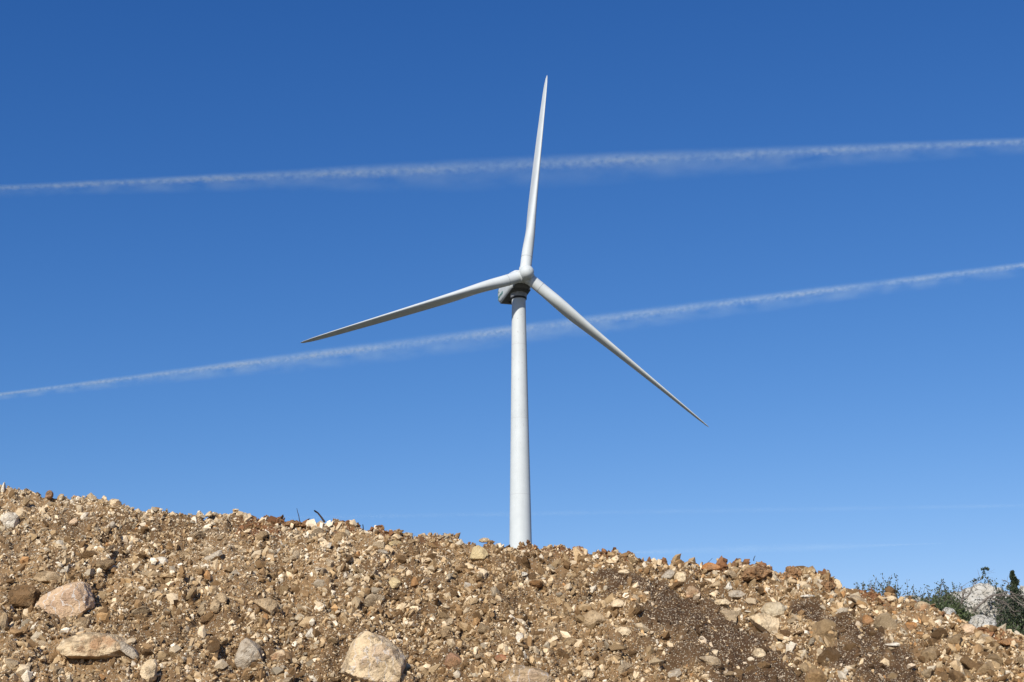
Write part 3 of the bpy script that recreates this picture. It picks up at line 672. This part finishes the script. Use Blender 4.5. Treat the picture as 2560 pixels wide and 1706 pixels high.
# bare arching branches over the outcrop
def branch(paths, y, mat, lab, leafy=None, wood=3.0):
    base = at(*paths[0][0], y); parts = []; r2 = np.random.default_rng(len(paths) * 7 + int(paths[0][0][0])); tips = []
    for k, pth in enumerate(paths):
        pts = np.array([at(a, b, y - .05 * math.sin(j * .9 + k)) for j, (a, b) in enumerate(pth)]) - base
        q = np.linspace(0, len(pts) - 1, 22); P = np.stack([np.interp(q, np.arange(len(pts)), pts[:, c]) for c in range(3)], 1)
        P += r2.normal(size=P.shape) * .0025
        w0 = (wood if k == 0 else wood * .45) * y / F
        parts.append(tube(P, np.linspace(w0, w0 * .3, 22), 6))
        for _ in range(7 if leafy is None else 3):
            j = int(r2.integers(6, 21)); d = r2.normal(size=3) * [1, .6, .8] + [.6, 0, 0]; d /= np.linalg.norm(d); L = r2.uniform(.03, .12)
            parts.append(tube([P[j], P[j] + d * L * .5 + r2.normal(size=3) * .008, P[j] + d * L], [w0 * .35, w0 * .25, w0 * .12], 4))
        tips.append(P)
    root = empty('dead_branch' if leafy is None else 'leafy_branch', base); v, f = merge(parts); link('stem', mesh_np('stem', v, f, True), mat, root)
    if leafy:
        lp = np.concatenate([at(a, b, y)[None] - base[None] + r2.normal(size=(nn, 3)) * .008 for a, b, nn in leafy])
        v, f = leaves(lp, np.tile([0, 0, 1.], (len(lp), 1)), .024, r2); link('foliage', mesh_np('foliage', v, f, False), M_LEAF_D, root)
    tag(root, lab, 'branch')
for i_, (px_, tp_, lab_) in enumerate([(2166, 1480, 'low grey-green tuft at the far left of the shrubs'), (2262, 1488, 'low sparse tuft between the first sprigs and the low whitish rock'), (2340, 1500, 'low dense cushion right behind the blocky buff boulder top'), (2300, 1478, 'grey twiggy tuft rising over the low whitish rock')]):
    SH(px_, tp_, tp_ + 34, 13.3, 46, 12, 44, lab_, 'dense', mat=G)
SH(2420, 1474, 1530, 14.0, 40, 6, 20, 'thin twiggy bush over the left shoulder of the large outcrop', 'dense', mat=G)
SH(2512, 1480, 1540, 14.0, 50, 7, 18, 'thin twiggy bush over the right shoulder of the large outcrop', 'dense', mat=M_LEAF_D)
branch([[(2436, 1530), (2440, 1519), (2452, 1510), (2466, 1496), (2480, 1489), (2500, 1486), (2525, 1492), (2545, 1506), (2560, 1520)],
        [(2470, 1494), (2485, 1497), (2510, 1504), (2530, 1524), (2540, 1540)], [(2480, 1489), (2500, 1490), (2530, 1490), (2565, 1491)],
        [(2452, 1510), (2470, 1501), (2490, 1500), (2520, 1515), (2535, 1530)], [(2500, 1486), (2520, 1480), (2545, 1488), (2570, 1500)], [(2528, 1480), (2545, 1500), (2562, 1510)]],
       13.2, M_BARK, 'bare grey branch arching over the face of the large outcrop', wood=3.4)
branch([[(2404, 1508), (2408, 1490), (2412, 1474)], [(2408, 1492), (2404, 1476), (2402, 1466)]], 13.7, M_BARK, 'short bare grey stem left of the large outcrop')
branch([[(2400, 1512), (2424, 1488), (2430, 1470), (2438, 1458), (2452, 1448), (2456, 1440), (2460, 1430)], [(2472, 1462), (2471, 1452), (2464, 1443), (2462, 1434)], [(2438, 1458), (2434, 1446), (2440, 1450)]], 14.0, M_BARK,
       'curving branch with a dark leafy knob on top, highest plant on the right',
       leafy=[(2459, 1424, 16), (2465, 1424, 14), (2470, 1426, 16), (2460, 1430, 14), (2461, 1437, 16), (2455, 1447, 10), (2469, 1447, 10), (2437, 1451, 8), (2436, 1456, 8), (2472, 1456, 12), (2442, 1449, 4)], wood=1.6)
branch([[(2516, 1470), (2522, 1458), (2512, 1451), (2504, 1450)]], 14.1, M_BARK, 'thin bent twig sticking out left of the conical shrub', wood=1.2)

# ------------------------------------------------------------------ wind turbine
AZ, TILT = math.radians(16.5), math.radians(4.3)
n_ = np.array([math.sin(AZ) * math.cos(TILT), -math.cos(AZ) * math.cos(TILT), math.sin(TILT)])
s_ = np.cross([0, 0, 1], n_); s_ /= np.linalg.norm(s_); u_ = np.cross(n_, s_)
nh = np.array([math.sin(AZ), -math.cos(AZ), 0])
AX = HUB - nh * 4.1 + s_ * .17                                        # tower axis
tz0 = float(ground_h(np.array([AX[0]]), np.array([AX[1]]))[0]) - .4
ttop = HUB[2] - 2.25
root = empty('wind_turbine', (AX[0], AX[1], tz0))
tag(root, 'tall white three-bladed wind turbine rising behind the rubble bank', 'wind turbine')
O = np.array([AX[0], AX[1], tz0])
def lathe(prof, n=64, closed=True):
    V = [[r_ * math.cos(2 * math.pi * j / n), r_ * math.sin(2 * math.pi * j / n), z] for r_, z in prof for j in range(n)]
    Fq = [(i * n + j, i * n + (j + 1) % n, (i + 1) * n + (j + 1) % n, (i + 1) * n + j) for i in range(len(prof) - 1) for j in range(n)]
    return np.array(V), np.array(Fq)
def frame(V, ax, ay, az, o): return V[:, :1] * ax + V[:, 1:2] * ay + V[:, 2:3] * az + o
hgt = ttop - tz0
RB = 2.05; RT = 1.13
tw = [(RT + (RB - RT) * (1 - q) ** 1.08, hgt * q) for q in np.linspace(0, 1, 40)]
V, Fq = lathe(tw, 96); link('tower', mesh_np('tower', V, Fq, True), M_TOWER, root)
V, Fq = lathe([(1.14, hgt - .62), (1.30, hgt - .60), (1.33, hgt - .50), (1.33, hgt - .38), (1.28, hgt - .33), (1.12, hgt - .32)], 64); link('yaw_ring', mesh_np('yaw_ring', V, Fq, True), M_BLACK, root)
V, Fq = lathe([(1.26, hgt - .33), (1.34, hgt - .25), (1.40, hgt + .55), (1.40, hgt + 1.0)], 64); link('yaw_collar', mesh_np('yaw_collar', V, Fq, True), M_GREY, root)
# nacelle: rounded box lofted along the rotor axis
nac = []; ns_ = 48
for t, hw, zt, zb in [(t0_, h0_ * (1.14 if t0_ < -2 else 1.0), a0_, b0_) for t0_, h0_, a0_, b0_ in [(-.9, .05, .2, -.2), (-.9, .95, 1.0, -1.0), (-1.0, 1.25, 1.25, -1.25), (-1.7, 1.55, 1.55, -1.5), (-3.0, 1.68, 1.72, -1.62), (-6.5, 1.70, 1.78, -1.66), (-8.5, 1.68, 1.72, -1.55), (-9.6, 1.60, 1.55, -1.25), (-10.3, 1.42, 1.25, -.85), (-10.65, 1.1, .9, -.45), (-10.75, .05, .2, .1)]]:
    ring = []
    for j in range(ns_):
        a = 2 * math.pi * j / ns_; e = .42
        cx = math.copysign(abs(math.cos(a)) ** e, math.cos(a)); cz = math.copysign(abs(math.sin(a)) ** e, math.sin(a))
        ring.append([hw * cx, t, (zt + zb) / 2 + (zt - zb) / 2 * cz])
    nac += ring
Fq = [(i * ns_ + j, i * ns_ + (j + 1) % ns_, (i + 1) * ns_ + (j + 1) % ns_, (i + 1) * ns_ + j) for i in range(10) for j in range(ns_)]
nv = frame(np.array(nac), s_, n_, u_, HUB - O)
front = nv[:ns_ * 4]
nacelle = link('nacelle', mesh_np('nacelle', nv, Fq, True), M_HUB, root)
V, Fq = lathe([(.02, 0), (.55, 0), (.6, -.06), (.02, -.06)], 32)
link('hatch', mesh_np('hatch', frame(V, s_, n_, u_, HUB - O + n_ * -7.6 + u_ * -1.62), Fq, False), M_BLACK, nacelle)
V, Fq = lathe([(.02, 0), (.05, 0), (.05, 1.1), (.02, 1.1)], 10)
for dx in (-.4, .5): link('wind_sensor', mesh_np('wind_sensor', frame(V, s_, n_, u_, HUB - O + n_ * -9.0 + u_ * 1.6 + s_ * dx), Fq, False), M_GREY, nacelle)
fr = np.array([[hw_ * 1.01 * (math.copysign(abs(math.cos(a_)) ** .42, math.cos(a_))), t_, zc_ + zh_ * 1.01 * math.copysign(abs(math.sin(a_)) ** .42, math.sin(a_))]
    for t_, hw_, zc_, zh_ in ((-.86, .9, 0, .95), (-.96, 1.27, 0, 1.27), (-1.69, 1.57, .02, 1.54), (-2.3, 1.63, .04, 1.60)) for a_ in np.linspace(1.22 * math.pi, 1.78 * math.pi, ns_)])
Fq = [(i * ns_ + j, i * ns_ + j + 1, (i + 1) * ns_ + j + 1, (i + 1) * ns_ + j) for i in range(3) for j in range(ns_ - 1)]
link('dark_front', mesh_np('dark_front', frame(fr, s_, n_, u_, HUB - O), Fq, True), M_DGREY, nacelle)  # dark grey sheet added over the nacelle's lower front to darken it
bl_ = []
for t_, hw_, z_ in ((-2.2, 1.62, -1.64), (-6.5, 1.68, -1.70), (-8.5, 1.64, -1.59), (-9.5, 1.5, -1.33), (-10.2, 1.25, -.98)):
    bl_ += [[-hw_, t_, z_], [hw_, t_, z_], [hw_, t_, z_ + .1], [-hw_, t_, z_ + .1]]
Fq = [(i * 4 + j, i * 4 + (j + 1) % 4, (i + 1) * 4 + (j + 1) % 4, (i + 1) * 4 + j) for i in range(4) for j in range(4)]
link('dark_belly', mesh_np('dark_belly', frame(np.array(bl_), s_, n_, u_, HUB - O), Fq, False), M_DGREY, nacelle)  # dark grey sheet added beneath the nacelle, makes its underside darker
# lettering and the three-armed mark on the side facing left (-s_)
def text(body, size, t, z):
    cu = bpy.data.curves.new('lettering', 'FONT'); cu.body = body; cu.size = size; cu.extrude = .01; cu.align_x = 'LEFT'
    tmp = bpy.data.objects.new('lettering', cu); COL.objects.link(tmp); dg = bpy.context.evaluated_depsgraph_get()
    me = bpy.data.meshes.new_from_object(tmp.evaluated_get(dg)); bpy.data.objects.remove(tmp)
    P = np.array([v.co[:] for v in me.vertices])
    Q = frame(P, n_, u_, -s_, HUB - O + n_ * t + u_ * z + -s_ * 1.955)
    me.vertices.foreach_set('co', Q.astype(np.float32).ravel()); me.update(); me.materials.clear(); me.materials.append(M_GREEN)
    o = bpy.data.objects.new('lettering', me); COL.objects.link(o); o.parent = nacelle
text('gamesa', 1.0, -9.2, -.75)
mk = []
for a, L in ((100, .95), (-20, .8), (215, .75)):
    d = np.array([math.cos(math.radians(a)), math.sin(math.radians(a))]); p = np.array([-d[1], d[0]])
    q = np.array([d * .05 + p * .07, d * L, d * .05 - p * .07]); mk.append(np.c_[q, np.zeros(3)]); mk.append(np.c_[q, np.full(3, .012)])
V = frame(np.concatenate(mk), n_, u_, -s_, HUB - O + n_ * -8.9 + u_ * .45 + -s_ * 1.96)
link('emblem', mesh_np('emblem', V, np.arange(len(V)).reshape(-1, 3), False), M_GREEN, nacelle)
# hub with rounded nose
prof = [(.02, 2.35), (.35, 2.30), (.68, 2.15), (.93, 1.90), (1.10, 1.55), (1.18, 1.15), (1.20, .75), (1.20, .2), (1.18, -.5), (1.10, -.85), (.6, -.9), (.02, -.9)]
V, Fq = lathe(prof, 64)
hub = link('hub', mesh_np('hub', frame(V, s_, u_, n_, HUB - O), Fq, True), M_HUB, root)
V, Fq = lathe([(.02, .05), (.25, .05), (.30, 0), (.30, -.2)], 24)
dn = (-u_ * .8 - s_ * .35 + n_ * .35); dn /= np.linalg.norm(dn); pa = np.cross(dn, n_); pa /= np.linalg.norm(pa)
link('access_cover', mesh_np('access_cover', frame(V, pa, np.cross(dn, pa), dn, HUB - O + n_ * .95 + dn * 1.08), Fq, True), M_GREY, hub)
# blades
PH = math.radians(-7.92)
ST = [(1.0, 1.86, 1.86, 0, 14), (3.3, 1.86, 1.86, 0, 14), (4.2, 1.95, 1.84, .03, 14), (6, 2.6, 1.76, .3, 13.5), (8, 3.35, 1.52, .65, 12.5), (10, 3.65, 1.28, .9, 11), (13, 3.45, 1.02, 1, 8.5), (17.5, 3.0, .78, 1, 6), (22, 2.6, .62, 1, 4), (27, 2.18, .47, 1, 2.4),
      (32, 1.75, .34, 1, 1.2), (35.5, 1.4, .25, 1, .5), (37.8, 1.05, .17, 1, 0), (39.0, .6, .09, 1, 0), (39.5, .10, .02, 1, 0)]
ST = np.array(ST)
def blade_mesh(d, t):
    rs = np.concatenate([np.linspace(1.0, 4.2, 8), np.linspace(4.5, 36, 130), np.linspace(36.2, 39.5, 24)]); K = 49; V = []
    for r_ in rs:
        c, th, f, be = [sum(np.interp(r_ + e_, ST[:, 0], ST[:, k]) for e_ in (-1, -.5, 0, .5, 1) ) / 5 if 2 < r_ < 38.5 else np.interp(r_, ST[:, 0], ST[:, k]) for k in (1, 2, 3, 4)]
        be = math.radians(be * TW + PITCH_OFF)
        cd_ = n_ * math.cos(be) + t * math.sin(be); td = np.cross(d, cd_)
        r_m = r_ * 39.0 / 39.5; fl = -.00023 * r_m ** 2                               # slight bend away from the wind
        for j in range(K):
            a = math.pi + 2 * math.pi * j / (K - 1); X = math.cos(a); Yc = math.sin(a) if 0 < j < K - 1 else 0.0
            xc = (1 - X) / 2                                  # 0 leading edge, 1 trailing edge
            yt = 5 * (.2969 * math.sqrt(max(xc, 0)) - .126 * xc - .3516 * xc ** 2 + .2843 * xc ** 3 - .1036 * xc ** 4)
            yy = math.copysign(yt, Yc) * th + .25 * th * (1 - (2 * xc - 1) ** 2) * .5
            A = np.array([(.33 - xc) * c, yy]); B = np.array([X * c / 2, Yc * th / 2])
            q = A * f + B * (1 - f)
            V.append(d * r_m + cd_ * q[0] + td * q[1] + n_ * fl)
    m_ = len(rs)
    Fq = [(i * K + j, i * K + j + 1, (i + 1) * K + j + 1, (i + 1) * K + j) for i in range(m_ - 1) for j in range(K - 1)]
    return np.array(V) + HUB - O, np.array(Fq)
TW = 1.0; PITCH_OFF = -13.0
for k in range(3):
    a = PH + k * 2 * math.pi / 3; d = math.cos(a) * u_ - math.sin(a) * s_; t = np.cross(n_, d)
    V, Fq = blade_mesh(d, t)
    bl = link('blade', mesh_np('blade', V, Fq, True), M_BLADE, root)
    V, Fq = lathe([(.93, 3.15), (.955, 3.16), (.955, 3.22), (.93, 3.23)], 48)
    link('root_ring', mesh_np('root_ring', frame(V, n_, t, d, HUB - O), Fq, True), M_GREY, bl)
    V, Fq = lathe([(1.02, .6), (1.05, 1.0), (1.02, 1.22), (.90, 1.25)], 48)
    link('blade_bearing', mesh_np('blade_bearing', frame(V, n_, t, d, HUB - O), Fq, True), M_HUB, hub)

# ------------------------------------------------------------------ condensation trails, 9 km up
def contrail(pa, pb, alt, prof, dens, veil, seed, lab, step=.02, vz=2.2):
    A = ray(*pa); A = A * (alt / A[2]); B = ray(*pb); B = B * (alt / B[2])
    ax = (B - A); L = np.linalg.norm(ax); ax /= L; c = (A + B) / 2; az = np.array([0, 0, 1.0]); ay = np.cross(az, ax)
    Rm = max(p[1] for p in prof)
    m = bpy.data.materials.new('ice_cloud'); m.use_nodes = True; t = m.node_tree; t.nodes.clear()
    def N(typ, **k):
        x = t.nodes.new(typ)
        for a_, v in k.items(): setattr(x, a_, v)
        return x
    def M(op, a_, b_=None, c_=None):
        x = N('ShaderNodeMath', operation=op)
        for i_, v in enumerate((a_, b_, c_)):
            if v is None: continue
            if isinstance(v, (int, float)): x.inputs[i_].default_value = v
            else: t.links.new(v, x.inputs[i_])
        return x.outputs[0]
    tc = N('ShaderNodeTexCoord').outputs['Object']; sp = N('ShaderNodeSeparateXYZ'); t.links.new(tc, sp.inputs[0])
    X, Y, Z = sp.outputs
    cv = N('ShaderNodeFloatCurve'); cm = cv.mapping.curves[0]
    pts = sorted(prof); 
    while len(cm.points) < len(pts): cm.points.new(.5, .5)
    for p_, (a_, b_) in zip(cm.points, pts): p_.location = (a_, b_ / Rm); p_.handle_type = 'AUTO'
    cv.mapping.update()
    q = M('ADD', M('DIVIDE', X, L * 1.0), .5); t.links.new(q, cv.inputs['Value'])
    R = M('MULTIPLY', cv.outputs[0], Rm)
    def NZ(scale, det, rough, sx=1.0):
        mp = N('ShaderNodeMapping'); mp.inputs['Scale'].default_value = (sx, 1, 1); mp.inputs['Location'].default_value = (seed * 311., seed * 77., 0); t.links.new(tc, mp.inputs[0])
        x = N('ShaderNodeTexNoise'); x.inputs['Scale'].default_value = scale; x.inputs['Detail'].default_value = det; x.inputs['Roughness'].default_value = rough; t.links.new(mp.outputs[0], x.inputs[0]); return x.outputs['Fac']
    n1 = NZ(1 / 75, 4, .62, .8); n2 = NZ(1 / 300, 4, .62, .5)
    zz = M('ADD', Z, M('MULTIPLY', M('SUBTRACT', n1, .5), M('MULTIPLY', R, 1.0)))
    rr = M('DIVIDE', M('SQRT', M('ADD', M('MULTIPLY', Y, Y), M('MULTIPLY', zz, zz))), R)
    core = M('MAXIMUM', M('SUBTRACT', 1.0, rr), 0.0)
    core = M('MULTIPLY', M('POWER', core, 2.0), M('MAXIMUM', M('SUBTRACT', M('MULTIPLY', n1, 6.0), 1.9), 0.12))
    n3 = NZ(1 / 800, 2, .5, .5)
    core = M('MULTIPLY', core, M('MAXIMUM', M('SUBTRACT', M('MULTIPLY', n3, 3.2), .55), .35))
    core = M('DIVIDE', core, R)                              # same optical depth whatever the width
    # thin fallstreak veil hanging below
    zv = M('ADD', Z, M('MULTIPLY', R, 1.0))
    rv = M('DIVIDE', M('SQRT', M('ADD', M('MULTIPLY', M('MULTIPLY', Y, Y), .35), M('MULTIPLY', zv, zv))), M('MULTIPLY', R, 1.6))
    ve = M('MULTIPLY', M('MAXIMUM', M('SUBTRACT', 1.0, rv), 0.0), M('MAXIMUM', M('SUBTRACT', M('MULTIPLY', n2, 3.2), 1.25), 0.0))
    ve = M('MULTIPLY', M('DIVIDE', ve, R), veil)
    de = M('MULTIPLY', M('ADD', core, ve), dens)
    vs = N('ShaderNodeVolumeScatter'); vs.inputs['Color'].default_value = (.70, .88, 1, 1); vs.inputs['Anisotropy'].default_value = -.5; t.links.new(de, vs.inputs['Density'])
    out = N('ShaderNodeOutputMaterial'); t.links.new(vs.outputs[0], out.inputs['Volume'])
    m.cycles.volume_step_rate = step
    pr = []
    for q_ in np.linspace(-.15, 1.15, 27):
        Rq = np.interp(q_, [p[0] for p in pts], [p[1] for p in pts]) * 1.0; pr.append((q_, Rq))
    K = 12; V = []
    for q_, Rq in pr:
        for j in range(K):
            a_ = 2 * math.pi * j / K; lo = 3.0 if (math.sin(a_) < 0 and veil) else 1.6
            V.append([(q_ - .5) * L, Rq * 1.6 * math.cos(a_), Rq * lo * math.sin(a_)])
    Fq = [(i * K + j, i * K + (j + 1) % K, (i + 1) * K + (j + 1) % K, (i + 1) * K + j) for i in range(len(pr) - 1) for j in range(K)]
    me = mesh_np('contrail', np.array(V), np.array(Fq), True)
    import bmesh
    bm = bmesh.new(); bm.from_mesh(me); bm.verts.ensure_lookup_table(); bm.faces.new([bm.verts[j] for j in range(K)][::-1]); bm.faces.new([bm.verts[(len(pr) - 1) * K + j] for j in range(K)])
    bmesh.ops.recalc_face_normals(bm, faces=bm.faces); bm.to_mesh(me); bm.free()
    o = link('contrail', me, m)
    o.matrix_world = Matrix(((ax[0], ay[0], az[0], c[0]), (ax[1], ay[1], az[1], c[1]), (ax[2], ay[2], az[2], c[2]), (0, 0, 0, 1)))
    tag(o, lab, 'contrail', 'contrails crossing the sky'); return o
contrail((0, 470), (2560, 353), 9000, [(-.15, 62), (0, 72), (.25, 100), (.45, 158), (.6, 160), (.8, 122), (1, 86), (1.15, 74)], .40, .28, 1, 'upper contrail, the wider streak crossing behind the raised blade')
contrail((0, 986), (2560, 663), 9000, [(-.15, 54), (0, 66), (.25, 116), (.45, 158), (.55, 156), (.8, 120), (1, 88), (1.15, 76)], .44, .30, 2, 'lower contrail, passing behind the tower and the right-hand blade')

contrail((600, 1296), (2700, 1262), 9000, [(-.15, 60), (0, 80), (.3, 140), (.7, 150), (1, 90), (1.15, 80)], .05, 0, 3, 'very faint thin haze streak low in the sky just above the bank')
contrail((1500, 1384), (2250, 1362), 9000, [(-.15, 10), (0, 40), (.4, 260), (.7, 260), (1, 60), (1.15, 10)], .09, 0, 4, 'faint short wisp low in the sky above the right crest')
